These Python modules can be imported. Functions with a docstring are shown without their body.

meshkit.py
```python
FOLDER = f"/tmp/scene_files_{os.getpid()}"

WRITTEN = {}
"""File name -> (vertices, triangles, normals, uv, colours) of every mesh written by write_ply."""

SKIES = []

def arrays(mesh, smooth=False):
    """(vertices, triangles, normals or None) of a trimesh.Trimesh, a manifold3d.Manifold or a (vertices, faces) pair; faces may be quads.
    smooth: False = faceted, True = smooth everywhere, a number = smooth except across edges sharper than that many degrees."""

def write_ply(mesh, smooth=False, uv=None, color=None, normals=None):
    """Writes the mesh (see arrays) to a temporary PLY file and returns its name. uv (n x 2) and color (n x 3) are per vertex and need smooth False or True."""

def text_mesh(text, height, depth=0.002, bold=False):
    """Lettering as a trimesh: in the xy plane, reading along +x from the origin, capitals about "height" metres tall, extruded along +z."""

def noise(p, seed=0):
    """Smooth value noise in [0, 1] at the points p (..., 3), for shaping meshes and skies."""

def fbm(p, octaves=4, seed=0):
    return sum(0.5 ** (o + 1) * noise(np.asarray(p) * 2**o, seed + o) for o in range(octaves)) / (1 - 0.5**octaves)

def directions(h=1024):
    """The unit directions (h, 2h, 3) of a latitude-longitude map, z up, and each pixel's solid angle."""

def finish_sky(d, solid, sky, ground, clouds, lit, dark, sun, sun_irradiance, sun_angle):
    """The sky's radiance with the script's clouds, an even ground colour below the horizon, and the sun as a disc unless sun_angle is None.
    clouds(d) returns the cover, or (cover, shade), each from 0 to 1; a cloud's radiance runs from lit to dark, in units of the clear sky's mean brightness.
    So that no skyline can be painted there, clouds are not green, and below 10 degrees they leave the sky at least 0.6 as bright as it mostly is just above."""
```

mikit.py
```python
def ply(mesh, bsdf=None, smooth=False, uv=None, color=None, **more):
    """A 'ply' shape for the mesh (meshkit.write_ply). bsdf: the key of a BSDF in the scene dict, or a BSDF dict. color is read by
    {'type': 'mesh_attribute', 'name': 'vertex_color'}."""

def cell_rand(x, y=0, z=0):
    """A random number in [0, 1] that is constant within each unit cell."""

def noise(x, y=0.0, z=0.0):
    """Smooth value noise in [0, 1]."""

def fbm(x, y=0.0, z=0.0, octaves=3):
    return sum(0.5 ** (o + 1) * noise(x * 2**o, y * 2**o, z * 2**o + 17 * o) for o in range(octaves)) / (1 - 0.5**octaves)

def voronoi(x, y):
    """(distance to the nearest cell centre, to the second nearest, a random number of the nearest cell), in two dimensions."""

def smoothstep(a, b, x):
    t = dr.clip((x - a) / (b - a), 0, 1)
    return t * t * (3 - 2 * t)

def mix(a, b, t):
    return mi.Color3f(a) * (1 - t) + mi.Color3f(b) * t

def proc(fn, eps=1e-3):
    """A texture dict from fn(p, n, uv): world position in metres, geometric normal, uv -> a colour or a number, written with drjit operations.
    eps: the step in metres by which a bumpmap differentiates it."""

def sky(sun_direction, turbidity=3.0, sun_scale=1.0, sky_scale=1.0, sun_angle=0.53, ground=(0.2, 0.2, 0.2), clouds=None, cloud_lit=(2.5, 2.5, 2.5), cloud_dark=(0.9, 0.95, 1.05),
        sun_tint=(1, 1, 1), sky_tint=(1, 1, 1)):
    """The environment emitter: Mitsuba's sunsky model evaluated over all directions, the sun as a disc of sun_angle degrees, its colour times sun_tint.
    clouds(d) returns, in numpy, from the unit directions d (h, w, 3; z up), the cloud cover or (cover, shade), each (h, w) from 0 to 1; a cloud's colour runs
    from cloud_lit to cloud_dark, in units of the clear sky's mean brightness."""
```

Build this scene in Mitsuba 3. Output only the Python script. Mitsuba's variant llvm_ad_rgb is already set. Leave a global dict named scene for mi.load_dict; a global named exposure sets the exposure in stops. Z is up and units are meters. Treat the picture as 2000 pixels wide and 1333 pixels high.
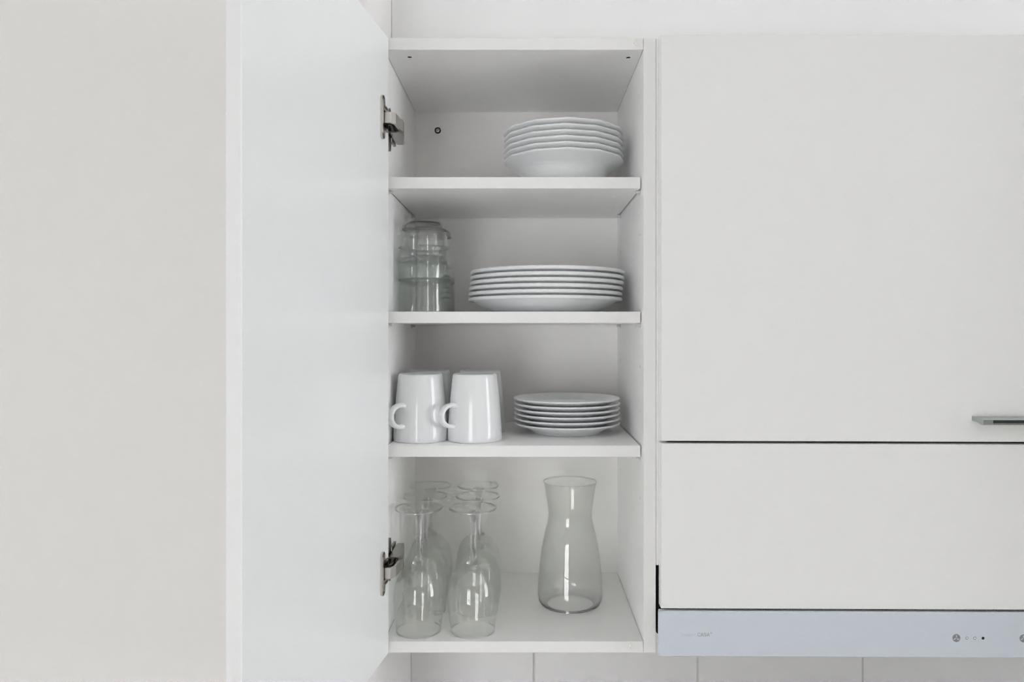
import math, random
import numpy as np, trimesh, drjit as dr, mitsuba as mi
import manifold3d as m3
import shapely
from shapely.geometry import Polygon, Point, box as sbox
from scipy.interpolate import CubicSpline
import mikit, meshkit

random.seed(7)
T = mi.ScalarTransform4f
scene, labels = {}, {}

# ------------------------------------------------------------------ camera, sky, exposure
EYE = 1.95                                   # height of the lens; x right, y into the cabinet, z up; lens at y = 0
F = 1400.0                                   # focal length in pixels of a 2000 wide frame
scene['camera'] = {
    'type': 'perspective', 'fov': math.degrees(2 * math.atan(1000 / F)), 'fov_axis': 'x',
    'principal_point_offset_x': -0.0135, 'principal_point_offset_y': 0.0146,
    'near_clip': 0.05, 'far_clip': 200.0,
    'to_world': T().look_at(origin=[0, 0, EYE], target=[0, 1, EYE], up=[0, 0, 1]),
}


# overcast daylight: the panes of the two real windows (built below, behind and to the right of the lens) give off its light
DAY_1 = (40.0, 40.7, 41.6)
DAY_2 = (44.0, 45.4, 47.6)
exposure = -2.78

# ------------------------------------------------------------------ materials


def rgb(*c):
    return {'type': 'rgb', 'value': list(c)}


def mat(key, d, two=True):
    scene[key] = {'type': 'twosided', 'bsdf': d} if two else d
    return key


def plain(key, c, rough, spec=0.5, metallic=0.0, clear=0.0, var=0.0, scale=9.0):
    """A principled surface whose colour drifts by var from place to place."""
    if var:
        fn = lambda p, n, uv: mi.Color3f(*c) * (1 - var + 2 * var * mikit.fbm(p.x * scale, p.y * scale, p.z * scale, 2))
        col = mikit.proc(fn)
    else:
        col = rgb(*c)
    return mat(key, {'type': 'principled', 'base_color': col, 'roughness': rough, 'specular': spec, 'metallic': metallic, 'clearcoat': clear, 'clearcoat_gloss': 0.95})


def floor_wood(p, n, uv):
    row = dr.floor(p.x / 0.14)
    tone = mikit.cell_rand(row, dr.floor(p.y / 1.2 + mikit.cell_rand(row) * 3))
    g = mikit.fbm(p.x * 60, p.y * 3, row, 3)
    return mikit.mix((0.44, 0.40, 0.35), (0.54, 0.50, 0.445), tone * 0.6 + g * 0.4)


def wall_relief(p, n, uv):
    return mikit.fbm(p.x * 260, p.y * 260, p.z * 260, 2)


plain('back_white', (0.88, 0.865, 0.85), 0.45, 0.3, var=0.006)
plain('edge_white', (0.78, 0.78, 0.775), 0.38, 0.45, var=0.004)
plain('foil_white', (0.84, 0.84, 0.832), 0.38, 0.45, var=0.006)          # carcass and shelf foil
plain('door_white', (0.775, 0.79, 0.795), 0.22, 0.5, var=0.004)          # inner side of the open door
plain('front_white', (0.765, 0.765, 0.76), 0.30, 0.45, var=0.004)        # closed fronts
mat('wall_paint', {'type': 'bumpmap', 'arbitrary': mikit.proc(wall_relief), 'scale': 0.00012,
                   'bsdf': {'type': 'principled', 'base_color': mikit.proc(lambda p, n, uv: mi.Color3f(0.75, 0.738, 0.725) * (0.99 + 0.02 * mikit.fbm(p.x * 3, p.y * 3, p.z * 3, 2))), 'roughness': 0.6, 'specular': 0.3}})
plain('soffit_paint', (0.855, 0.855, 0.86), 0.6, 0.3, var=0.01, scale=3)
plain('ceiling_paint', (0.90, 0.90, 0.895), 0.8, 0.1)
plain('room_paint', (0.74, 0.74, 0.735), 0.7, 0.2)
plain('board_white', (0.84, 0.835, 0.84), 0.30, 0.5, var=0.006)         # boards of the splashback
plain('joint_grey', (0.76, 0.75, 0.745), 0.7, 0.2)
mat('floor_wood', {'type': 'principled', 'base_color': mikit.proc(floor_wood), 'roughness': 0.4})
plain('porcelain', (0.80, 0.815, 0.825), 0.09, 0.5, var=0.004)
plain('plastic_white', (0.78, 0.78, 0.74), 0.35)
plain('plastic_clear', (0.62, 0.62, 0.60), 0.25)
plain('nickel', (0.62, 0.595, 0.56), 0.24, metallic=1.0, var=0.03, scale=60)
plain('nickel_mid', (0.44, 0.42, 0.39), 0.26, metallic=1.0, var=0.03, scale=60)
plain('nickel_dark', (0.30, 0.285, 0.265), 0.32, metallic=1.0)
plain('alu', (0.43, 0.46, 0.45), 0.22, metallic=1.0, var=0.02, scale=80)
plain('screw_steel', (0.45, 0.44, 0.42), 0.35, metallic=1.0)
plain('black_metal', (0.012, 0.012, 0.013), 0.4)
plain('hole_dark', (0.03, 0.03, 0.03), 0.8, 0.1)
plain('black_glass', (0.012, 0.012, 0.014), 0.06)
plain('hood_glass', (0.56, 0.61, 0.675), 0.08, 0.5, clear=0.4, var=0.004)
plain('print_grey', (0.22, 0.225, 0.235), 0.4)
plain('print_pale', (0.48, 0.52, 0.575), 0.4)
plain('print_mid', (0.33, 0.355, 0.39), 0.4)
plain('print_white', (0.85, 0.86, 0.88), 0.4)
plain('print_black', (0.008, 0.008, 0.01), 0.4)
plain('counter', (0.60, 0.595, 0.585), 0.35, var=0.03, scale=40)
plain('frame_white', (0.82, 0.82, 0.81), 0.35)
mat('glass', {'type': 'dielectric', 'int_ior': 1.5, 'ext_ior': 1.0, 'specular_transmittance': rgb(0.985, 0.993, 0.988)}, two=False)
mat('glass_green', {'type': 'dielectric', 'int_ior': 1.5, 'ext_ior': 1.0, 'specular_transmittance': rgb(0.955, 0.98, 0.968)}, two=False)
mat('glass_carafe', {'type': 'thindielectric', 'int_ior': 1.5, 'specular_transmittance': rgb(0.975, 0.98, 0.972)}, two=False)
mat('glass_tint', {'type': 'thindielectric', 'int_ior': 1.5, 'specular_transmittance': rgb(0.962, 0.973, 0.966)}, two=False)
mat('glass_clear', {'type': 'dielectric', 'int_ior': 1.5, 'ext_ior': 1.0}, two=False)
mat('glass_wall', {'type': 'thindielectric', 'int_ior': 1.5, 'specular_transmittance': rgb(0.972, 0.978, 0.970)}, two=False)
plain('pane_white', (0.5, 0.5, 0.5), 0.3)

# ------------------------------------------------------------------ helpers


def at(px, py, y):
    """The point at depth y that was measured at pixel (px, py)."""
    return (px - 1027) * y / F, y, EYE + (647 - py) * y / F


def numbered(key):
    taken = lambda k: k in scene or k in labels or any(s.startswith(k + '__') for s in scene)
    if not taken(key):
        return key
    i = 1
    while taken(f'{key}_{i:03d}'):
        i += 1
    return f'{key}_{i:03d}'


def thing(name, label, cat, group=None):
    key = numbered(name)
    labels[key] = {'label': label, 'category': cat}
    if group:
        labels[key]['group'] = group
    return key


def obj(name, mesh, m, parent=None, smooth=False, label=None, M=None):
    key = numbered(f'{parent}__{name}' if parent else name)
    scene[key] = mikit.ply(mesh, m, smooth=smooth) if not isinstance(mesh, dict) else dict(mesh)
    if M is not None:
        scene[key]['to_world'] = M
    if label:
        labels[key] = {'label': label}
    return key


def single(name, mesh, m, label, cat, group=None, smooth=False, M=None):
    key = numbered(name)
    scene[key] = mikit.ply(mesh, m, smooth=smooth) if not isinstance(mesh, dict) else dict(mesh)
    if M is not None:
        scene[key]['to_world'] = M
    labels[key] = {'label': label, 'category': cat}
    if group:
        labels[key]['group'] = group
    return key


def struct(name, mesh, m, label, parent=None, smooth=False):
    key = obj(name, mesh, m, parent, smooth)
    labels[key] = {'label': label, 'kind': 'structure'}
    return key


def rbox(x0, x1, y0, y1, z0, z1, b=0.0008):
    """A box with chamfered edges."""
    pts = []
    for x, sx in ((x0, 1), (x1, -1)):
        for y, sy in ((y0, 1), (y1, -1)):
            for z, sz in ((z0, 1), (z1, -1)):
                pts += [(x, y + sy * b, z + sz * b), (x + sx * b, y, z + sz * b), (x + sx * b, y + sy * b, z)]
    return trimesh.convex.convex_hull(np.array(pts))


def mani(mesh):
    return m3.Manifold(m3.Mesh(np.asarray(mesh.vertices, np.float32), np.asarray(mesh.faces, np.uint32)))


def tri(m):
    k = m.to_mesh()
    return trimesh.Trimesh(k.vert_properties[:, :3], k.tri_verts, process=False)


def cyl(p0, p1, r, n=24):
    return trimesh.creation.cylinder(r, segment=[p0, p1], sections=n)


def drill(mesh, holes):
    """Round holes (p0, p1, r) cut out of the mesh."""
    m = mani(mesh)
    for p0, p1, r in holes:
        m = m - mani(cyl(p0, p1, r, 16))
    return tri(m)


def spline(pts, n):
    p = np.array(pts, float)
    s = np.r_[0, np.cumsum(np.linalg.norm(np.diff(p, axis=0), axis=1))]
    return CubicSpline(s, p)(np.linspace(0, s[-1], n))


def chain(*parts):
    out = [np.array(parts[0], float)]
    for p in parts[1:]:
        out.append(np.array(p, float))
    return np.vstack(out)


def lathe(profile, n=96, shape=None):
    """The profile (r, z) turned about z; r = 0 closes on the axis. shape(r, z, angle) may bend it. Outward = right of the direction of travel for rising profiles."""
    P = np.asarray(profile, float)
    a = np.arange(n) * 2 * np.pi / n
    verts, rows = [], []
    for r, z in P:
        if r < 1e-9:
            rows.append([len(verts)] * n)
            verts.append((0, 0, z))
        else:
            rows.append(list(range(len(verts), len(verts) + n)))
            for t in a:
                rr, zz = shape(r, z, t) if shape else (r, z)
                verts.append((rr * math.cos(t), rr * math.sin(t), zz))
    faces = []
    for i in range(len(P) - 1):
        A, B = rows[i], rows[i + 1]
        for j in range(n):
            k = (j + 1) % n
            if A[j] != A[k]:
                faces.append((A[j], A[k], B[k]))
            if B[j] != B[k]:
                faces.append((A[j], B[k], B[j]))
    return trimesh.Trimesh(np.array(verts), np.array(faces), process=False)


def closed_lathe(profile, n=96, shape=None):
    m = lathe(profile, n, shape)
    if m.volume < 0:
        m.invert()
    return m


def prism(poly, h, M=None):
    m = trimesh.creation.extrude_polygon(poly, h, engine='earcut')
    if M is not None:
        m.apply_transform(M)
    return m


def ring(r, z, a, b, n=144):
    """A ring of oval section a x b."""
    t = np.arange(13) * 2 * np.pi / 12
    m = lathe(np.c_[r + a * np.cos(t), z + b * np.sin(t)], n)
    if m.volume < 0:
        m.invert()
    return m


def frame4(origin, ux, uy, uz):
    M = np.eye(4)
    M[:3, 0], M[:3, 1], M[:3, 2], M[:3, 3] = ux, uy, uz, origin
    return M


def move(x, y, z, rz=0.0, rx=0.0, ry=0.0):
    return T().translate([x, y, z]).rotate([0, 0, 1], rz).rotate([1, 0, 0], rx).rotate([0, 1, 0], ry)


# ------------------------------------------------------------------ the room
XL, XR, YB, YF, CEIL = -2.0, 3.0, -2.4, 1.49, 2.72
struct('floor', rbox(XL - .2, XR + .2, YB - .2, YF + .2, -0.1, 0), 'floor_wood', 'light oak plank floor of the kitchen')
struct('ceiling', rbox(XL - .2, XR + .2, YB - .2, YF + .2, CEIL, CEIL + 0.1), 'ceiling_paint', 'white painted ceiling above the cabinets')
struct('wall_left', rbox(XL, -0.2378, 1.068, 1.69, 0, CEIL, 0.004), 'wall_paint', 'white plastered wall left of the open cabinet door')
struct('wall_side', rbox(XL - .2, XL, YB, 1.69, 0, CEIL), 'room_paint', 'white painted side wall of the kitchen')
struct('wall_back', rbox(-0.2378, XR + .2, YF, YF + .2, 0, CEIL), 'joint_grey', 'wall behind the cabinets, clad with white boards below them')
struct('wall_soffit', rbox(-0.2374, XR, 1.268, YF, 2.4097, CEIL, 0.0006), 'soffit_paint', 'white boxed-in wall above the cabinets')

# boards of the splashback, each with its own edges
edges = [-0.2377, 0.0170, 0.3565, 0.6980, 1.0385, 1.379, 1.7195, 2.06]
for i in range(len(edges) - 1):
    g0 = 0.0 if i == 0 else 0.0018
    obj('board', rbox(edges[i] + g0, edges[i + 1] - 0.0018, 1.484, 1.49, 0.94, 1.56, 0.0012), 'board_white', 'wall_back')


# rear wall (behind the lens) with a glazed balcony door, right wall with a casement window
W1 = dict(a=-1.60, b=-0.45, z0=0.40, z1=2.16)
W2 = dict(a=-0.55, b=0.75, z0=1.00, z1=2.55)
rear = tri(mani(rbox(XL, XR, YB - .2, YB, 0, CEIL)) - mani(trimesh.creation.box(bounds=[[W1['a'], YB - .4, W1['z0']], [W1['b'], YB + .2, W1['z1']]])))
struct('wall_rear', rear, 'room_paint', 'white painted wall opposite the cabinets')
right = tri(mani(rbox(XR, XR + .2, YB, YF + .2, 0, CEIL)) - mani(trimesh.creation.box(bounds=[[XR - .2, W2['a'], W2['z0']], [XR + .4, W2['b'], W2['z1']]])))
struct('wall_right', right, 'room_paint', 'white painted wall with the kitchen window')


def window(key, label, a, b, z0, z1, put, cols, rows, day):
    """Frame, sashes and panes; put(u, v, w) maps along-wall, up, depth to the room."""
    labels[key] = {'label': label, 'kind': 'structure'}

    def bx(u0, u1, v0, v1, w0, w1):
        p, q = np.array(put(u0, v0, w0)), np.array(put(u1, v1, w1))
        lo, hi = np.minimum(p, q), np.maximum(p, q)
        return rbox(lo[0], hi[0], lo[1], hi[1], lo[2], hi[2], 0.002)
    fw = 0.055
    parts = [bx(a, a + fw, z0, z1, .06, .13), bx(b - fw, b, z0, z1, .06, .13), bx(a, b, z0, z0 + fw, .06, .13), bx(a, b, z1 - fw, z1, .06, .13)]
    obj('frame', trimesh.util.concatenate(parts), 'frame_white', key)
    us, vs = cols, rows
    for u in us[1:-1]:
        obj('mullion', bx(u - .02, u + .02, z0, z1, .07, .12), 'frame_white', key)
    for v in vs[1:-1]:
        obj('glazing_bar', bx(a, b, v - .015, v + .015, .075, .115), 'frame_white', key)
    for i in range(len(us) - 1):
        for j in range(len(vs) - 1):
            p = np.array([put(u, v, .095) for u, v in ((us[i], vs[j]), (us[i + 1], vs[j]), (us[i + 1], vs[j + 1]), (us[i], vs[j + 1]))])
            f = np.array([[0, 1, 2], [0, 2, 3]])
            n = np.cross(p[1] - p[0], p[2] - p[0])
            if n @ (np.array(put(0, 0, 0)) - np.array(put(0, 0, .1))) < 0:
                f = f[:, ::-1]
            k = obj('pane', (p, f), 'pane_white', key)
            scene[k]['emitter'] = {'type': 'area', 'radiance': rgb(*day)}


window('window_1', 'glazed balcony door opposite the cabinets', W1['a'], W1['b'], W1['z0'], W1['z1'],
       lambda u, v, w: (u, YB - w, v), [W1['a'], W1['b']], [W1['z0'], 0.95, W1['z1']], DAY_1)
window('window_2', 'casement window in the right wall', W2['a'], W2['b'], W2['z0'], W2['z1'],
       lambda u, v, w: (XR + w, u, v), [W2['a'], 0.125, W2['b']], [W2['z0'], 1.80, W2['z1']], DAY_2)

# ------------------------------------------------------------------ worktop below the frame
base = thing('base_unit', 'white base cabinets with a pale worktop below the wall cabinets', 'cabinet')
obj('carcass', rbox(-0.236, 1.120, 0.93, 1.483, 0.1, 0.90), 'front_white', base)
obj('worktop', rbox(-0.2365, 1.120, 0.875, 1.4835, 0.90, 0.938, 0.002), 'counter', base)
tall = thing('tall_cabinet', 'white tall cabinet standing at the right end of the worktop', 'cabinet')
obj('carcass', rbox(1.1250, 1.7250, 0.900, 1.483, 0.08, 2.40), 'front_white', tall)
for z0_, z1_ in ((0.10, 1.18), (1.184, 2.40)):
    dd = obj('door', rbox(1.1270, 1.7230, 0.880, 0.8985, z0_, z1_, 0.0012), 'front_white', tall)
    obj('handle', rbox(1.150, 1.162, 0.8500, 0.8798, (z0_ + z1_) / 2 - .08, (z0_ + z1_) / 2 + .08, 0.002), 'alu', dd)
single('hob', rbox(0.33, 0.93, 0.93, 1.43, 0.938, 0.944, 0.001), 'black_glass', 'black glass hob set on the worktop under the cooker hood', 'hob')

# ------------------------------------------------------------------ the open wall cabinet
XIL, XIR, XOR, XOL = -0.2220, 0.1840, 0.2032, -0.2368
ZIT, ZIB, ZT, ZB = 2.3900, 1.4644, 2.4085, 1.4470
YC, YBK = 1.12, 1.4396
cab = thing('wall_cabinet', 'white wall cabinet standing open, filled with white crockery and clear glassware', 'cabinet')
HOLE_Z = [2.104, 2.072, 2.0317, 1.893, 1.8205, 1.681]
pin_r = 0.0029
holes = lambda xa, xb: [((xa, y, z), (xb, y, z), pin_r) for z in HOLE_Z if z != 2.072 for y in (1.155, 1.392)]
obj('side_panel', drill(rbox(XIR, XOR, YC + .0009, 1.456, ZB, ZT, 0.0006), holes(XIR - .01, XIR + .0089)), 'foil_white', cab)
obj('side_panel', drill(rbox(XOL, XIL, YC + .0009, 1.456, ZB, ZT, 0.0006), holes(XIL + .01, XIL - .0089)), 'foil_white', cab)
for x_, s_ in ((XIR, 1), (XIL, -1)):
    for z_ in HOLE_Z:
        if z_ != 2.072:
            for y_ in (1.155, 1.392):
                obj('pin_hole', cyl((x_ + s_ * .0007, y_, z_), (x_ + s_ * .0088, y_, z_), pin_r - .0001, 16), 'hole_dark', cab)
xs = [(-0.1866, 1.151), (0.1648, 1.153)]
top = drill(rbox(XIL + .0005, XIR - .0005, YC + .0009, YBK, ZIT, ZT, 0.0006), [((x, y, ZIT - .01), (x, y, ZIT + .011), 0.0036) for x, y in xs])
obj('top_panel', top, 'foil_white', cab)
for x_, y_ in xs:
    obj('screw', cyl((x_, y_, ZIT + .0004), (x_, y_, ZIT + .010), 0.0035, 20), 'hole_dark', cab, label='dark screw head under the top panel')
obj('bottom_panel', rbox(XIL + .0005, XIR - .0005, YC + .0009, YBK, ZB, ZIB, 0.0004), 'foil_white', cab)
for x0_, x1_, z0_, z1_ in ((XIR, XOR, ZB, ZT), (XOL, XIL, ZB, ZT), (XIL + .0005, XIR - .0005, ZIT, ZT), (XIL + .0005, XIR - .0005, ZB, ZIB)):
    obj('edge_band', rbox(x0_, x1_, YC, YC + .0009, z0_, z1_, 0.0004), 'edge_white', cab)
obj('back_panel', rbox(XIL - .004, XIR + .004, YBK + .0003, YBK + .006, ZB + .003, ZT - .003, 0.0005), 'back_white', cab)
SHELF = [2.1948, 1.9809, 1.7678]
for z in SHELF:
    sh = obj('shelf', rbox(XIL + .0018, XIR - .0020, 1.1396, 1.437, z - .0180, z, 0.0004), 'foil_white', cab)
    obj('edge_band', rbox(XIL + .0018, XIR - .0020, 1.1387, 1.1396, z - .0180, z, 0.0004), 'edge_white', sh)
    for x, s in ((XIL, 1), (XIR, -1)):
        for y in (1.155, 1.392):
            pin = tri(mani(cyl((x - s * .004, y, z - .0209), (x + s * .007, y, z - .0209), 0.0025, 16)) + mani(rbox(min(x, x + s * .0012), max(x, x + s * .0012), y - .004, y + .004, z - .0255, z - .0185, 0.0004)))
            obj('shelf_pin', pin, 'plastic_clear', cab, label='small clear plastic shelf pin')
# bumper pads on the front edge
pad = lathe([(0, .0022), (.0022, .0020), (.0032, .0013), (.0043, .0017), (.0053, .0013), (.0058, 0), (0, 0)][::-1], 40)
if pad.volume < 0:
    pad.invert()
pad.apply_transform(trimesh.transformations.rotation_matrix(math.pi / 2, [1, 0, 0]))
for px, py in ((1244, 83), (1231, 1263)):
    p = at(px, py, YC)
    q = pad.copy()
    q.apply_translation(p)
    obj('bumper_pad', q, 'plastic_white', cab, smooth=40, label='small round white bumper pad')
# fixing screw in the back panel
sx, sy, sz = at(855, 255, YBK)
cup = lathe(chain([(0.0050, 0)], [(0.0050, .0010), (0.0056, .0016), (0.0063, .0008), (0.0063, 0), (0.005, 0)]), 32)
head = lathe([(0, 0), (0.0048, 0), (0.0048, .0006), (0.0040, .0016), (0.0016, .0018), (0.0012, .0006), (0, .0006)], 32)
for m_, k in ((cup, 'screw_cup'), (head, 'screw')):
    if m_.volume < 0:
        m_.invert()
    m_.apply_transform(trimesh.transformations.rotation_matrix(math.pi / 2, [1, 0, 0]))
    m_.apply_translation((sx, sy + .0002, sz))
    obj(k, m_, 'hole_dark' if k == 'screw_cup' else 'screw_steel', cab, smooth=40, label='dark ring around the screw' if k == 'screw_cup' else 'steel screw head in the back panel')

# door, opened a little past a right angle; u runs from the hinge side to the free edge, n points into the cabinet side (right)
ang = math.atan(0.1379)
DU = np.array([-math.sin(ang), -math.cos(ang), 0])
DN = np.array([math.cos(ang), -math.sin(ang), 0])
DP = np.array([-0.2136, YC, 0])
DW, DT = 0.4354, 0.0168
leaf = rbox(0.002, DW, 0, 1, -DT, 0, 0.0012)
leaf = rbox(0.002, DW, ZB + .0005, ZT - .0005, -DT, 0, 0.0014)      # u, z, n
cupholes = mani(leaf)
HZ = (2.2745, 1.5820)
for hz in HZ:
    cupholes = cupholes - mani(cyl((0.0215, hz, -0.0115), (0.0215, hz, 0.01), 0.0176, 40))
leaf = tri(cupholes)
DM = np.eye(4)
DM[:3, 0], DM[:3, 1], DM[:3, 2], DM[:3, 3] = DU, (0, 0, 1), DN, DP
leaf.apply_transform(DM)
if leaf.volume < 0:
    leaf.invert()
door = obj('door', leaf, 'door_white', cab, label='plain white door swung open to the left')


def door_pt(u, z, n):
    return DP + DU * u + DN * n + np.array([0, 0, z])


def to_door(mesh):
    mesh.apply_transform(DM)
    if mesh.volume < 0:
        mesh.invert()
    return mesh


def hinge(hz):
    h = obj('hinge', None_mesh(), 'nickel', cab) if False else f"{numbered(cab + '__hinge')}"
    labels[h] = {'label': 'nickel plated concealed cup hinge'}
    # flange on the door: rounded ears above and below, widened around the cup
    ears = shapely.union_all([Point(0.034, s * 0.0262).buffer(0.0072) for s in (-1, 1)] + [sbox(0.0268, -0.0262, 0.0412, 0.0262), Point(0.0215, 0).buffer(0.0198).intersection(sbox(0.012, -0.03, 0.06, 0.03))]).buffer(0.0015).buffer(-0.0015)
    cup_hole = sbox(0.008, -0.0105, 0.0335, 0.0105).buffer(0.002)
    scr = [Point(0.034, s * 0.0262).buffer(0.0028) for s in (-1, 1)]
    fl = trimesh.creation.extrude_polygon(ears.difference(cup_hole), 0.0014, engine='earcut')
    rim = trimesh.creation.extrude_polygon(ears.difference(ears.buffer(-0.0016)), 0.0030, engine='earcut')
    raised = tri(mani(rbox(0.0345, 0.0400, -0.0255, 0.0255, 0.0, 0.0036, 0.0008)))
    for m_ in (fl, rim, raised):
        m_.apply_translation((0, hz, 0.0001))
    obj('flange', to_door(tri(mani(fl) + mani(rim) + mani(raised))), 'nickel', h)
    for s in (-1, 1):
        c = cyl((0.0300, hz + s * 0.0262, 0.0008), (0.0300, hz + s * 0.0262, 0.0028), 0.0026, 20)
        obj('screw', to_door(c), 'screw_steel', h)
    cup = tri(mani(cyl((0.0215, hz, -0.0112), (0.0215, hz, 0.0004), 0.0173, 40)) - mani(cyl((0.0215, hz, -0.0100), (0.0215, hz, 0.002), 0.0160, 40)))
    obj('cup', to_door(cup), 'nickel_dark', h)
    # bent link from the cup round to the arm
    a0, a1 = door_pt(0.030, 0, -0.004), door_pt(0.030, 0, 0.0115)
    path = [a0[:2], a1[:2], door_pt(0.0215, 0, 0.0165)[:2], (-0.1985, 1.123), (-0.1965, 1.134), (-0.1990, 1.150)]
    ln = shapely.LineString(path).buffer(0.0020, join_style=1)
    link = trimesh.creation.extrude_polygon(ln, 0.0165, engine='earcut')
    link.apply_translation((0, 0, hz - 0.00825))
    obj('link', link, 'nickel', h)
    inner = shapely.LineString([door_pt(0.012, 0, -0.005)[:2], door_pt(0.010, 0, 0.006)[:2], (-0.2075, 1.128), (-0.2075, 1.146)]).buffer(0.0016, join_style=1)
    il = trimesh.creation.extrude_polygon(inner, 0.012, engine='earcut')
    il.apply_translation((0, 0, hz - 0.006))
    obj('link', il, 'nickel_dark', h)
    # arm: folded channel lying along the side panel
    prof = Polygon([(-0.2150, 1.128), (-0.2010, 1.131), (-0.1965, 1.140), (-0.1975, 1.158), (-0.2015, 1.175), (-0.2045, 1.200), (-0.2060, 1.203), (-0.2150, 1.203)])
    arm = trimesh.creation.extrude_polygon(prof.buffer(0.0008), 0.0235, engine='earcut')
    arm.apply_translation((0, 0, hz - 0.01175))
    slot = mani(cyl((-0.21, 1.186, hz), (-0.19, 1.186, hz), 0.0036, 20))
    cutfront = mani(trimesh.creation.box(bounds=[[-0.2165, 1.12, hz - 0.0098], [-0.2000, 1.150, hz + 0.0098]]))
    obj('arm', tri(mani(arm) - slot - cutfront), 'nickel_mid', h)
    obj('screw', cyl((-0.2085, 1.186, hz), (-0.2052, 1.186, hz), 0.0034, 20), 'screw_steel', h)
    # mounting plate screwed to the side panel, with wings above and below
    wing = shapely.union_all([sbox(1.135, -0.0135, 1.205, 0.0135)] + [Polygon([(1.141, 0), (1.169, 0), (1.163, s * 0.024), (1.161, s * 0.031), (1.155, s * 0.034), (1.149, s * 0.031), (1.147, s * 0.024)]) for s in (-1, 1)]).buffer(0.001)
    wing = wing.difference(shapely.union_all([Point(1.155, s * 0.0275).buffer(0.0025) for s in (-1, 1)]))
    pl = trimesh.creation.extrude_polygon(wing, 0.0035, engine='earcut')
    pl.apply_transform(frame4((XIL + .0001, 0, hz), (0, 1, 0), (0, 0, 1), (1, 0, 0)))
    ribs = []
    for s in (-1, 1):
        ribs.append(mani(rbox(XIL + .0001, XIL + .0068, 1.1505, 1.1595, min(hz + s * .0135, hz + s * .0215), max(hz + s * .0135, hz + s * .0215), .001)))
    pm = mani(pl)
    for r in ribs:
        pm = pm + r
    obj('mounting_plate', tri(pm), 'nickel_dark', h)
    for s in (-1, 1):
        obj('screw', cyl((XIL + .0002, 1.155, hz + s * .0275), (XIL + .0030, 1.155, hz + s * .0275), 0.0022, 16), 'screw_steel', h)


for hz in HZ:
    hinge(hz)

# ------------------------------------------------------------------ the closed cabinet beside it, with the hood under it
hc = thing('hood_cabinet', 'closed white wall cabinet right of the open one, two flat fronts above a cooker hood', 'cabinet')
CX0, CX1 = 0.2036, 1.1050


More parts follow.
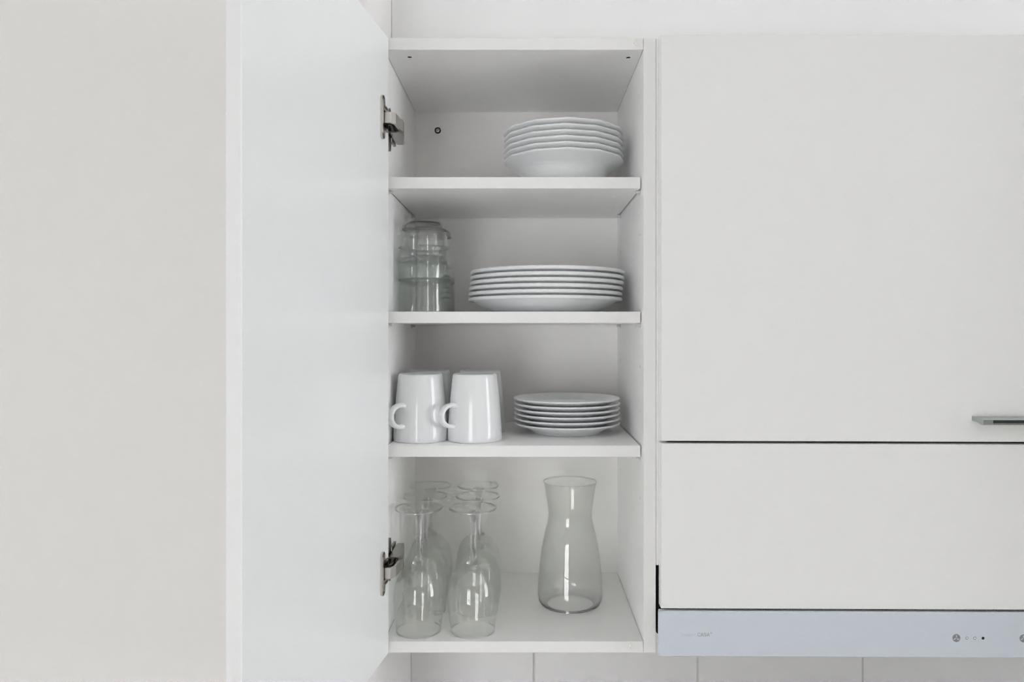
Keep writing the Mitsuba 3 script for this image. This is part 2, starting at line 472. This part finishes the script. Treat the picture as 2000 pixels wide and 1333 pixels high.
def tilt(m):
    """The hung fronts sag a few millimetres towards the right, more the lower they hang."""
    m = m.copy()
    v = np.array(m.vertices)
    v[:, 2] -= 0.0046 * (v[:, 0] - 0.2074) * (2.4057 - v[:, 2]) / 0.95
    m.vertices = v
    return m


obj('side_panel', rbox(CX0, CX0 + .016, YC, 1.48, 1.5836, 2.4085), 'edge_white', hc)
obj('side_panel', rbox(CX1 - .016, CX1, YC, 1.48, 1.5836, 2.4085), 'foil_white', hc)
obj('top_panel', rbox(CX0 + .0165, CX1 - .0165, YC, 1.48, 2.390, 2.4085), 'foil_white', hc)
obj('bottom_panel', rbox(CX0 + .0165, CX1 - .0165, YC + .004, 1.48, 1.5836, 1.600), 'foil_white', hc)
obj('back_panel', rbox(CX0 + .0165, CX1 - .0165, 1.470, 1.478, 1.6005, 2.3895), 'foil_white', hc)
FX0, FX1 = 0.2072, 1.1030
f1 = obj('front', tilt(rbox(FX0, FX1, 1.100, 1.1185, 1.7811, 2.4057, 0.0012)), 'front_white', hc, label='tall upper white front with a metal handle')
obj('front', tilt(rbox(FX0, FX1, 1.100, 1.1185, 1.5236, 1.7773, 0.0012)), 'front_white', hc, label='lower white front above the hood panel')
# handle: solid metal bar with a hollowed back edge
hp = Polygon([(1.1000, 1.8206), (1.0980, 1.8208), (1.0760, 1.8206), (1.0728, 1.8200), (1.0720, 1.8185), (1.0720, 1.8125), (1.0732, 1.8108), (1.0765, 1.8100), (1.0850, 1.8128), (1.0980, 1.8140), (1.1000, 1.8140)])
hm = trimesh.creation.extrude_polygon(hp, 0.16, engine='earcut')
hm.apply_transform(frame4((0.6844, 0, 0), (0, 1, 0), (0, 0, 1), (1, 0, 0)))
scoop = mani(trimesh.creation.extrude_polygon(Polygon([(0.6985, 1.05), (0.7080, 1.0755), (0.8208, 1.0755), (0.8303, 1.05)]), 0.02, engine='earcut').apply_translation((0, 0, 1.8070)))
face_cut = trimesh.creation.extrude_polygon(Polygon([(1.07, 1.8198), (1.0775, 1.8128), (1.0775, 1.8118), (1.07, 1.8118)]), 0.140, engine='earcut')
face_cut.apply_transform(frame4((0.6990, 0, 0), (0, 1, 0), (0, 0, 1), (1, 0, 0)))
hm = mani(hm) - mani(face_cut)
obj('handle', tilt(tri(hm)), 'alu', f1, label='brushed metal bar handle')

hood = thing('cooker_hood', 'built-in cooker hood with a pale blue glass control panel under the closed cabinet', 'cooker hood')
HX0, HX1 = 0.2019, 1.1030
ZH0, ZH1 = 1.4548, 1.5240
obj('glass_panel', tilt(rbox(HX0, HX1, 1.0900, 1.0965, ZH0, ZH1 - .0016, 0.0008)), 'hood_glass', hood, label='pale blue glass control panel')
obj('panel_frame', tilt(rbox(HX0 + .003, HX1 - .003, 1.0966, 1.1100, ZH0 + .003, ZH1 - .004, 0.001)), 'frame_white', hood, label='white frame behind the glass')
obj('housing', rbox(0.2062, 1.1000, 1.1300, 1.4600, 1.4715, 1.5815, 0.002), 'black_metal', hood, label='black metal housing')
obj('slide', rbox(0.2095, 1.0960, 1.1102, 1.1298, 1.4800, 1.5150, 0.001), 'black_metal', hood, label='black slide')
obj('grease_filter', rbox(0.26, 1.05, 1.15, 1.44, 1.4680, 1.4714, 0.001), 'alu', hood, label='metal grease filter')


def face(mesh):
    """Flat print: xy plane of the mesh onto the front of the hood panel."""
    mesh.apply_transform(frame4((0, 1.0900, 0), (1, 0, 0), (0, 0, 1), (0, -1, 0)))
    if mesh.volume < 0:
        mesh.invert()
    return tilt(mesh)


YH = 1.0900
x0, _, z0 = at(1330, 1243.5, YH)
w1 = meshkit.text_mesh('Swegon', 0.0056, 0.00008)
w1.apply_scale((0.0215 / (w1.bounds[1][0] - w1.bounds[0][0]), 0.94, 1))
w1.apply_translation((x0, z0, 0))
obj('lettering', face(w1), 'print_pale', hood, label='pale grey lettering')
x1, _, z1 = at(1361.5, 1243.5, YH)
w2 = meshkit.text_mesh('CASA', 0.0056, 0.00008, bold=True)
w2.apply_scale((0.0190 / (w2.bounds[1][0] - w2.bounds[0][0]), 0.94, 1))
w2.apply_translation((x1, z1, 0))
obj('lettering', face(w2), 'print_mid', hood, label='darker grey capital lettering')
w3 = meshkit.text_mesh('®', 0.0034, 0.00008)
w3.apply_translation((x1 + w2.bounds[1][0] - w2.bounds[0][0] + .0008, z1 + .0030, 0))
obj('lettering', face(w3), 'print_mid', hood)


def disc(r, h, n=40):
    return trimesh.creation.extrude_polygon(Point(0, 0).buffer(r, quad_segs=n // 4), h, engine='earcut')


def fan_icon(px):
    x, _, z = at(px, 1244.5, YH)
    k = obj('fan_button', face(disc(0.0060, 0.00008).apply_translation((x, z, 0))), 'print_grey', hood, label='round grey fan button')
    for a in (90, 210, 330):
        bl = shapely.affinity.rotate(Polygon([(0.0004, -.0005), (0.0026, -.0010), (0.0044, -.0006), (0.0045, .0007), (0.0020, .0005)]), a, origin=(0, 0)).buffer(0.00012)
        obj('blade', face(trimesh.creation.extrude_polygon(bl, 0.00005, engine='earcut').apply_translation((x, z, 0.00009))), 'print_pale', k)


fan_icon(1868)
fan_icon(1999)
for px, m_out, m_in in ((1888.5, 'print_grey', 'print_white'), (1904, 'print_grey', 'print_white'), (1920, 'print_black', None)):
    x, _, z = at(px, 1244.5, YH)
    k = obj('indicator', face(disc(0.0022 if m_in is None else 0.0023, 0.00008).apply_translation((x, z, 0))), m_out, hood, label='small black indicator dot' if m_in is None else 'small grey indicator ring')
    if m_in:
        obj('light', face(disc(0.0012, 0.00005).apply_translation((x, z, 0.00009))), m_in, k)

# ------------------------------------------------------------------ crockery
PI2 = 2 * math.pi
ORD = ['lowest', 'second from below', 'third from below', 'third from the top', 'second from the top', 'topmost']

# soup plates: deep bowl, wide lightly faceted rim
lower = spline([(.0655, .0090), (.0712, .0175), (.0752, .0262), (.0785, .0328), (.0850, .0393), (.0950, .0452), (.1050, .0505)], 26)
upper = spline([(.1046, .0545), (.0955, .0500), (.0860, .0447), (.0780, .0383), (.0735, .0300), (.0700, .0190), (.0660, .0112), (.0635, .0097), (.0560, .0094)], 30)
soup_prof = chain([(0, .0030), (.0520, .0030), (.0555, .0006), (.0570, 0), (.0600, 0), (.0615, .0008), (.0635, .0050)], lower, [(.1060, .0513), (.1064, .0526), (.1058, .0540)], upper, [(0, .0093)])


def facet(r, z, t, rot):
    s = min(max((r - .075) / .031, 0), 1)
    m = (t + rot) % (math.pi / 6) - math.pi / 12
    k = math.cos(math.pi / 12) / math.cos(m)
    d = (k - math.cos(math.pi / 12)) / (1 - math.cos(math.pi / 12))
    return r * (1 + s * 0.45 * (k - 1)), z + s * 0.0005 * d


soup = mikit.ply(closed_lathe(soup_prof, 192, lambda r, z, t: facet(r, z, t, 0)), 'porcelain', smooth=True)
SP = (0.0667, 1.2700)
for i in range(6):
    jx, jy = random.uniform(-.0002, .0002), random.uniform(-.0002, .0002)
    single('soup_plate', soup, None, f'white soup plate with faceted rim, {ORD[i]} on the top shelf stack', 'plate', 'soup plates stacked on the top shelf',
           M=move(SP[0] + jx, SP[1] + jy, SHELF[0] + .0002 + i * .0098, rz=60 * i + random.uniform(-2.5, 2.5)))

# dinner plates
low = spline([(.0915, .0018), (.0990, .0050), (.1100, .0108), (.1210, .0170), (.1275, .0209), (.1308, .0222)], 18)
up = spline([(.1335, .0272), (.1260, .0246), (.1150, .0197), (.1050, .0144), (.0980, .0106), (.0920, .0092), (.0880, .0090)], 24)
din_prof = chain([(0, .0030), (.0800, .0030), (.0825, .0004), (.0840, 0), (.0875, 0), (.0890, .0006)], low, [(.1330, .0218), (.1348, .0208), (.1366, .0224), (.1370, .0240), (.1366, .0258), (.1352, .0272)], up, [(0, .0090)])
dinner = mikit.ply(closed_lathe(din_prof, 160), 'porcelain', smooth=True)
for i in range(6):
    jx, jy = (i - 2.5) * .0009 + random.uniform(-.0006, .0006), random.uniform(-.0005, .0005)
    single('dinner_plate', dinner, None, f'large white dinner plate, {ORD[i]} of the stack beside the tumblers', 'plate', 'dinner plates stacked on the middle shelf',
           M=move(0.0365 + jx, 1.2810 + jy, SHELF[1] + .0002 + i * .0095, rz=random.uniform(0, 360)))

# side plates
low = spline([(.0615, .0020), (.0690, .0070), (.0790, .0112), (.0880, .0142), (.0925, .0158)], 14)
up = spline([(.0925, .0192), (.0850, .0172), (.0760, .0143), (.0690, .0107), (.0640, .0085), (.0600, .0082)], 18)
side_prof = chain([(0, .0030), (.0540, .0030), (.0560, .0004), (.0572, 0), (.0592, 0), (.0602, .0005)], low, [(.0942, .0162), (.0950, .0174), (.0949, .0185), (.0940, .0193)], up, [(0, .0082)])
side = mikit.ply(closed_lathe(side_prof, 140), 'porcelain', smooth=True)
for i in range(6):
    jx, jy = random.uniform(-.0008, .0008), random.uniform(-.0008, .0008)
    single('side_plate', side, None, f'small white side plate, {ORD[i]} of the stack beside the mugs', 'plate', 'side plates stacked on the lowest shelf',
           M=move(0.0737 + jx, 1.2905 + jy, SHELF[2] + .0002 + i * .0088, rz=random.uniform(0, 360)))

# mugs, upside down
mo = spline([(.0452, .0020), (.0451, .0120), (.0440, .0300), (.0418, .0580), (.0394, .0840), (.0370, .1060)], 30)
mi_ = spline([(.0335, .1030), (.0358, .0830), (.0383, .0570), (.0405, .0300), (.0418, .0120), (.0424, .0020)], 30)
mug_prof = chain([(0, .1090), (.0290, .1090), (.0310, .1104), (.0330, .1110), (.0350, .1106), (.0362, .1092)][::1], mo[::-1], [(.0448, .0006), (.0440, 0), (.0432, .0004)], mi_[::-1], [(.0320, .1050), (0, .1052)])
mug_body = mikit.ply(closed_lathe(mug_prof, 128), 'porcelain', smooth=50)
hpth = spline([(.0398, .0595), (.0480, .0614), (.0590, .0590), (.0660, .0528), (.0682, .0440), (.0656, .0350), (.0580, .0288), (.0490, .0266), (.0415, .0272)], 44)
d_ = np.gradient(hpth, axis=0)
d_ /= np.linalg.norm(d_, axis=1, keepdims=True)
hv, hf, NS = [], [], 20
for i, ((r, z), (dr_, dz_)) in enumerate(zip(hpth, d_)):
    q = i / (len(hpth) - 1)
    e = math.exp(-(q / .06) ** 2) + math.exp(-((1 - q) / .06) ** 2)
    a, b = .0037 * (1 + .45 * e), .0056 * (1 + .30 * e)
    for j in range(NS):
        t = j * PI2 / NS
        ct, st = math.copysign(abs(math.cos(t)) ** .85, math.cos(t)), math.copysign(abs(math.sin(t)) ** .85, math.sin(t))
        hv.append((r + a * ct * -dz_, b * st, z + a * ct * dr_))
for i in range(len(hpth) - 1):
    for j in range(NS):
        k = (j + 1) % NS
        A, B, C, D = i * NS + j, i * NS + k, (i + 1) * NS + k, (i + 1) * NS + j
        hf += [(A, B, C), (A, C, D)]
c0, c1 = len(hv), len(hv) + 1
hv += [(hpth[0][0], 0, hpth[0][1]), (hpth[-1][0], 0, hpth[-1][1])]
for j in range(NS):
    k = (j + 1) % NS
    hf += [(c0, k, j), (c1, (len(hpth) - 1) * NS + j, (len(hpth) - 1) * NS + k)]
hmesh = trimesh.Trimesh(np.array(hv), np.array(hf), process=False)
if hmesh.volume < 0:
    hmesh.invert()
mug_handle = mikit.ply(hmesh, 'porcelain', smooth=60)
for x, y, rz, lab in ((-0.1763, 1.2005, 180 + 55, 'white upside-down mug at the front left end of its shelf, beside the open door'),
                      (-0.0855, 1.2005, 180 + 43, 'white upside-down mug at the shelf front, nearest the side plates'),
                      (-0.1745, 1.3000, 180 + 62, 'white upside-down mug mostly hidden behind the front mug beside the door'),
                      (-0.0832, 1.3000, 180 + 55, 'white upside-down mug mostly hidden behind the front mug nearest the side plates')):
    t = thing('mug', lab, 'mug', 'mugs turned upside down on the lowest shelf')
    M = move(x, y, SHELF[2] + .0002, rz=rz)
    obj('body', mug_body, None, t, M=M)
    obj('handle', mug_handle, None, t, M=M)

# tumblers, upside down, stacked in twos: narrow foot half, wider mouth half
TH, TS = 0.0965, 0.0545
solid_p = chain([(0, .0935), (.0280, .0940), (.0310, .0955), (.0335, .0964), (.0358, .0962), (.0374, .0945)],
                [(.0380, .0880), (.0390, .0760), (.0398, .0640), (.0401, .0580), (.0406, .0562), (.0420, .0553), (.0434, .0546), (.0441, .0534)],
                [(.0445, .0480), (.0450, .0250), (.0454, .0030), (.0452, .0008), (.0446, 0), (.0440, .0006), (.0438, .0030)],
                [(.0434, .0250), (.0428, .0470), (.0420, .0500), (.0404, .0520), (.0390, .0545)], [(.0386, .0620), (.0377, .0760), (.0366, .0820), (.0340, .0848), (.0280, .0856), (0, .0854)])
tring = lambda r, z, a_, b_: mikit.ply(ring(r, z, a_, b_, 112), 'glass_clear', smooth=True)
keep = [i for i, (r, z) in enumerate(solid_p) if z < .0861 and z >= 0 and r > .0365]
outer_w, inner_w = solid_p[min(keep):max(keep) + 1], None
foot_p = closed_lathe([(0, .0868), (.0300, .0867), (.0350, .0864), (.0372, .0856), (.0383, .0859), (.0381, .0885), (.0375, .0940), (.0358, .0962), (.0335, .0964), (.0310, .0955), (.0280, .0940), (0, .0935)], 128)
tum = [('wall', mikit.ply(lathe(outer_w, 128), 'glass_tint', smooth=35)), ('rim', tring(.0446, .0008, .0007, .0008)),
       ('shoulder', tring(.0428, .0548, .0009, .0006)), ('foot', mikit.ply(foot_p, 'glass_clear', smooth=35))]
for x, y, zi, lab in ((-0.1742, 1.2310, 0, 'lower clear tumbler of the front stack, upside down on the shelf'),
                      (-0.1742, 1.2310, 1, 'upper clear tumbler of the front stack, upside down on another tumbler'),
                      (-0.1765, 1.3300, 0, 'lower clear tumbler of the rear stack, upside down behind the front stack'),
                      (-0.1765, 1.3300, 1, 'upper clear tumbler of the rear stack, upside down behind the front stack')):
    t = thing('tumbler', lab, 'glass', 'stacked tumblers on the middle shelf')
    for nm, ply_ in tum:
        obj(nm, ply_, None, t, M=move(x, y, SHELF[1] + .0002 + zi * (TS + .0018), rz=37 * zi))

# wine glasses, upside down: one turned profile cut into bowl, stem and foot
bo = spline([(.0356, .0010), (.0385, .0170), (.0407, .0370), (.0412, .0550), (.0390, .0740), (.0335, .0910), (.0235, .1035), (.0120, .1100), (.0066, .1140)], 60)
bi = spline([(.0346, .0010), (.0375, .0170), (.0396, .0370), (.0401, .0550), (.0379, .0735), (.0322, .0895), (.0220, .1012), (.0110, .1062), (0, .1075)], 60)
stem = spline([(.0066, .1140), (.0050, .1210), (.0045, .1400), (.0046, .1640), (.0058, .1800), (.0085, .1885)], 34)
foot = chain(spline([(.0085, .1885), (.0130, .1925), (.0220, .1950), (.0350, .1966)], 16), [(.0372, .1972), (.0377, .1981), (.0372, .1990), (.0340, .1994), (.0150, .1990), (0, .1988)])
rim_w = lathe([(.0346, .0006), (.0350, .0001), (.0354, 0), (.0359, .0004), (.0360, .0012), (.0355, .0016), (.0348, .0014), (.0346, .0006)], 112)
knot = lathe(chain([(0, .1085), (.0060, .1080), (.0100, .1074), (.0118, .1088), (.0098, .1108)], stem, [(.0108, .1915), (.0100, .1932), (.0050, .1945), (0, .1948)]), 64)
foot_w = spline([(.0112, .1934), (.0150, .1950), (.0230, .1966), (.0350, .1979), (.0372, .1982)], 24)
foot_r = lathe([(.0356, .1981), (.0362, .1972), (.0372, .1969), (.0380, .1975), (.0381, .1986), (.0375, .1994), (.0362, .1992), (.0356, .1981)], 112)
for m_ in (rim_w, knot, foot_r):
    if m_.volume < 0:
        m_.invert()
wg = [mikit.ply(trimesh.util.concatenate([lathe(bo[:-2], 112), lathe(bi[:-4], 112)]), 'glass_wall', smooth=True), mikit.ply(rim_w, 'glass', smooth=True), mikit.ply(knot, 'glass', smooth=True), mikit.ply(lathe(foot_w[:-4], 112), 'glass_tint', smooth=True), mikit.ply(foot_r, 'glass_green', smooth=True)]
rows_ = [('front', (1.1640, -0.1738, -0.0860)), ('middle', (1.2480, -0.1752, -0.0838)), ('rear', (1.3320, -0.1772, -0.0885))]
for rn, (y, xa, xb) in rows_:
    for x, cn in ((xa, 'beside the door hinge'), (xb, 'nearer the carafe')):
        t = thing('wine_glass', f'clear upside-down wine glass, {rn} one of the row {cn}', 'wine glass', 'wine glasses turned upside down on the cabinet floor')
        M = move(x, y, ZIB + .0002, rz=random.uniform(0, 360))
        for nm, ply_ in zip(('bowl', 'rim', 'stem', 'foot', 'foot_rim'), wg):
            obj(nm, ply_, None, t, M=M)

# carafe
co = spline([(.0475, .0010), (.0535, .0050), (.0575, .0140), (.0580, .0280), (.0562, .0550), (.0535, .0820), (.0495, .1080), (.0440, .1330), (.0398, .1510), (.0390, .1590), (.0400, .1720), (.0440, .1980), (.0476, .2178)], 90)
ci = spline([(.0460, .2178), (.0425, .1978), (.0385, .1718), (.0375, .1590), (.0383, .1510), (.0424, .1330), (.0479, .1080), (.0519, .0820), (.0546, .0550), (.0564, .0280), (.0556, .0150), (.0515, .0075), (.0450, .0050)], 90)
ca = thing('carafe', 'empty clear glass carafe with a flared neck on the cabinet floor', 'carafe')
M = move(0.0786, 1.2735, ZIB + .0002)


obj('wall', lathe(co[5:], 144), 'glass_carafe', ca, smooth=True, M=M)
obj('inner_wall', lathe(ci[:-3], 144), 'glass_carafe', ca, smooth=True, M=M)
obj('rim', ring(.0470, .2180, .0008, .0009), 'glass', ca, smooth=True, M=M)
bot_c = lathe(chain([(.0405, .0008), (.0430, .0003), (.0455, 0)], co[:6], [(co[5][0] - .0008, co[5][1] + .0001), (.0505, .0050), (.0460, .0036), (.0405, .0030), (.0405, .0008)]), 144)
if bot_c.volume < 0:
    bot_c.invert()
obj('base', lathe([(.0404, .0018), (0, .0018)], 144), 'glass_wall', ca, M=M)
obj('bottom', bot_c, 'glass_clear', ca, smooth=40, M=M)
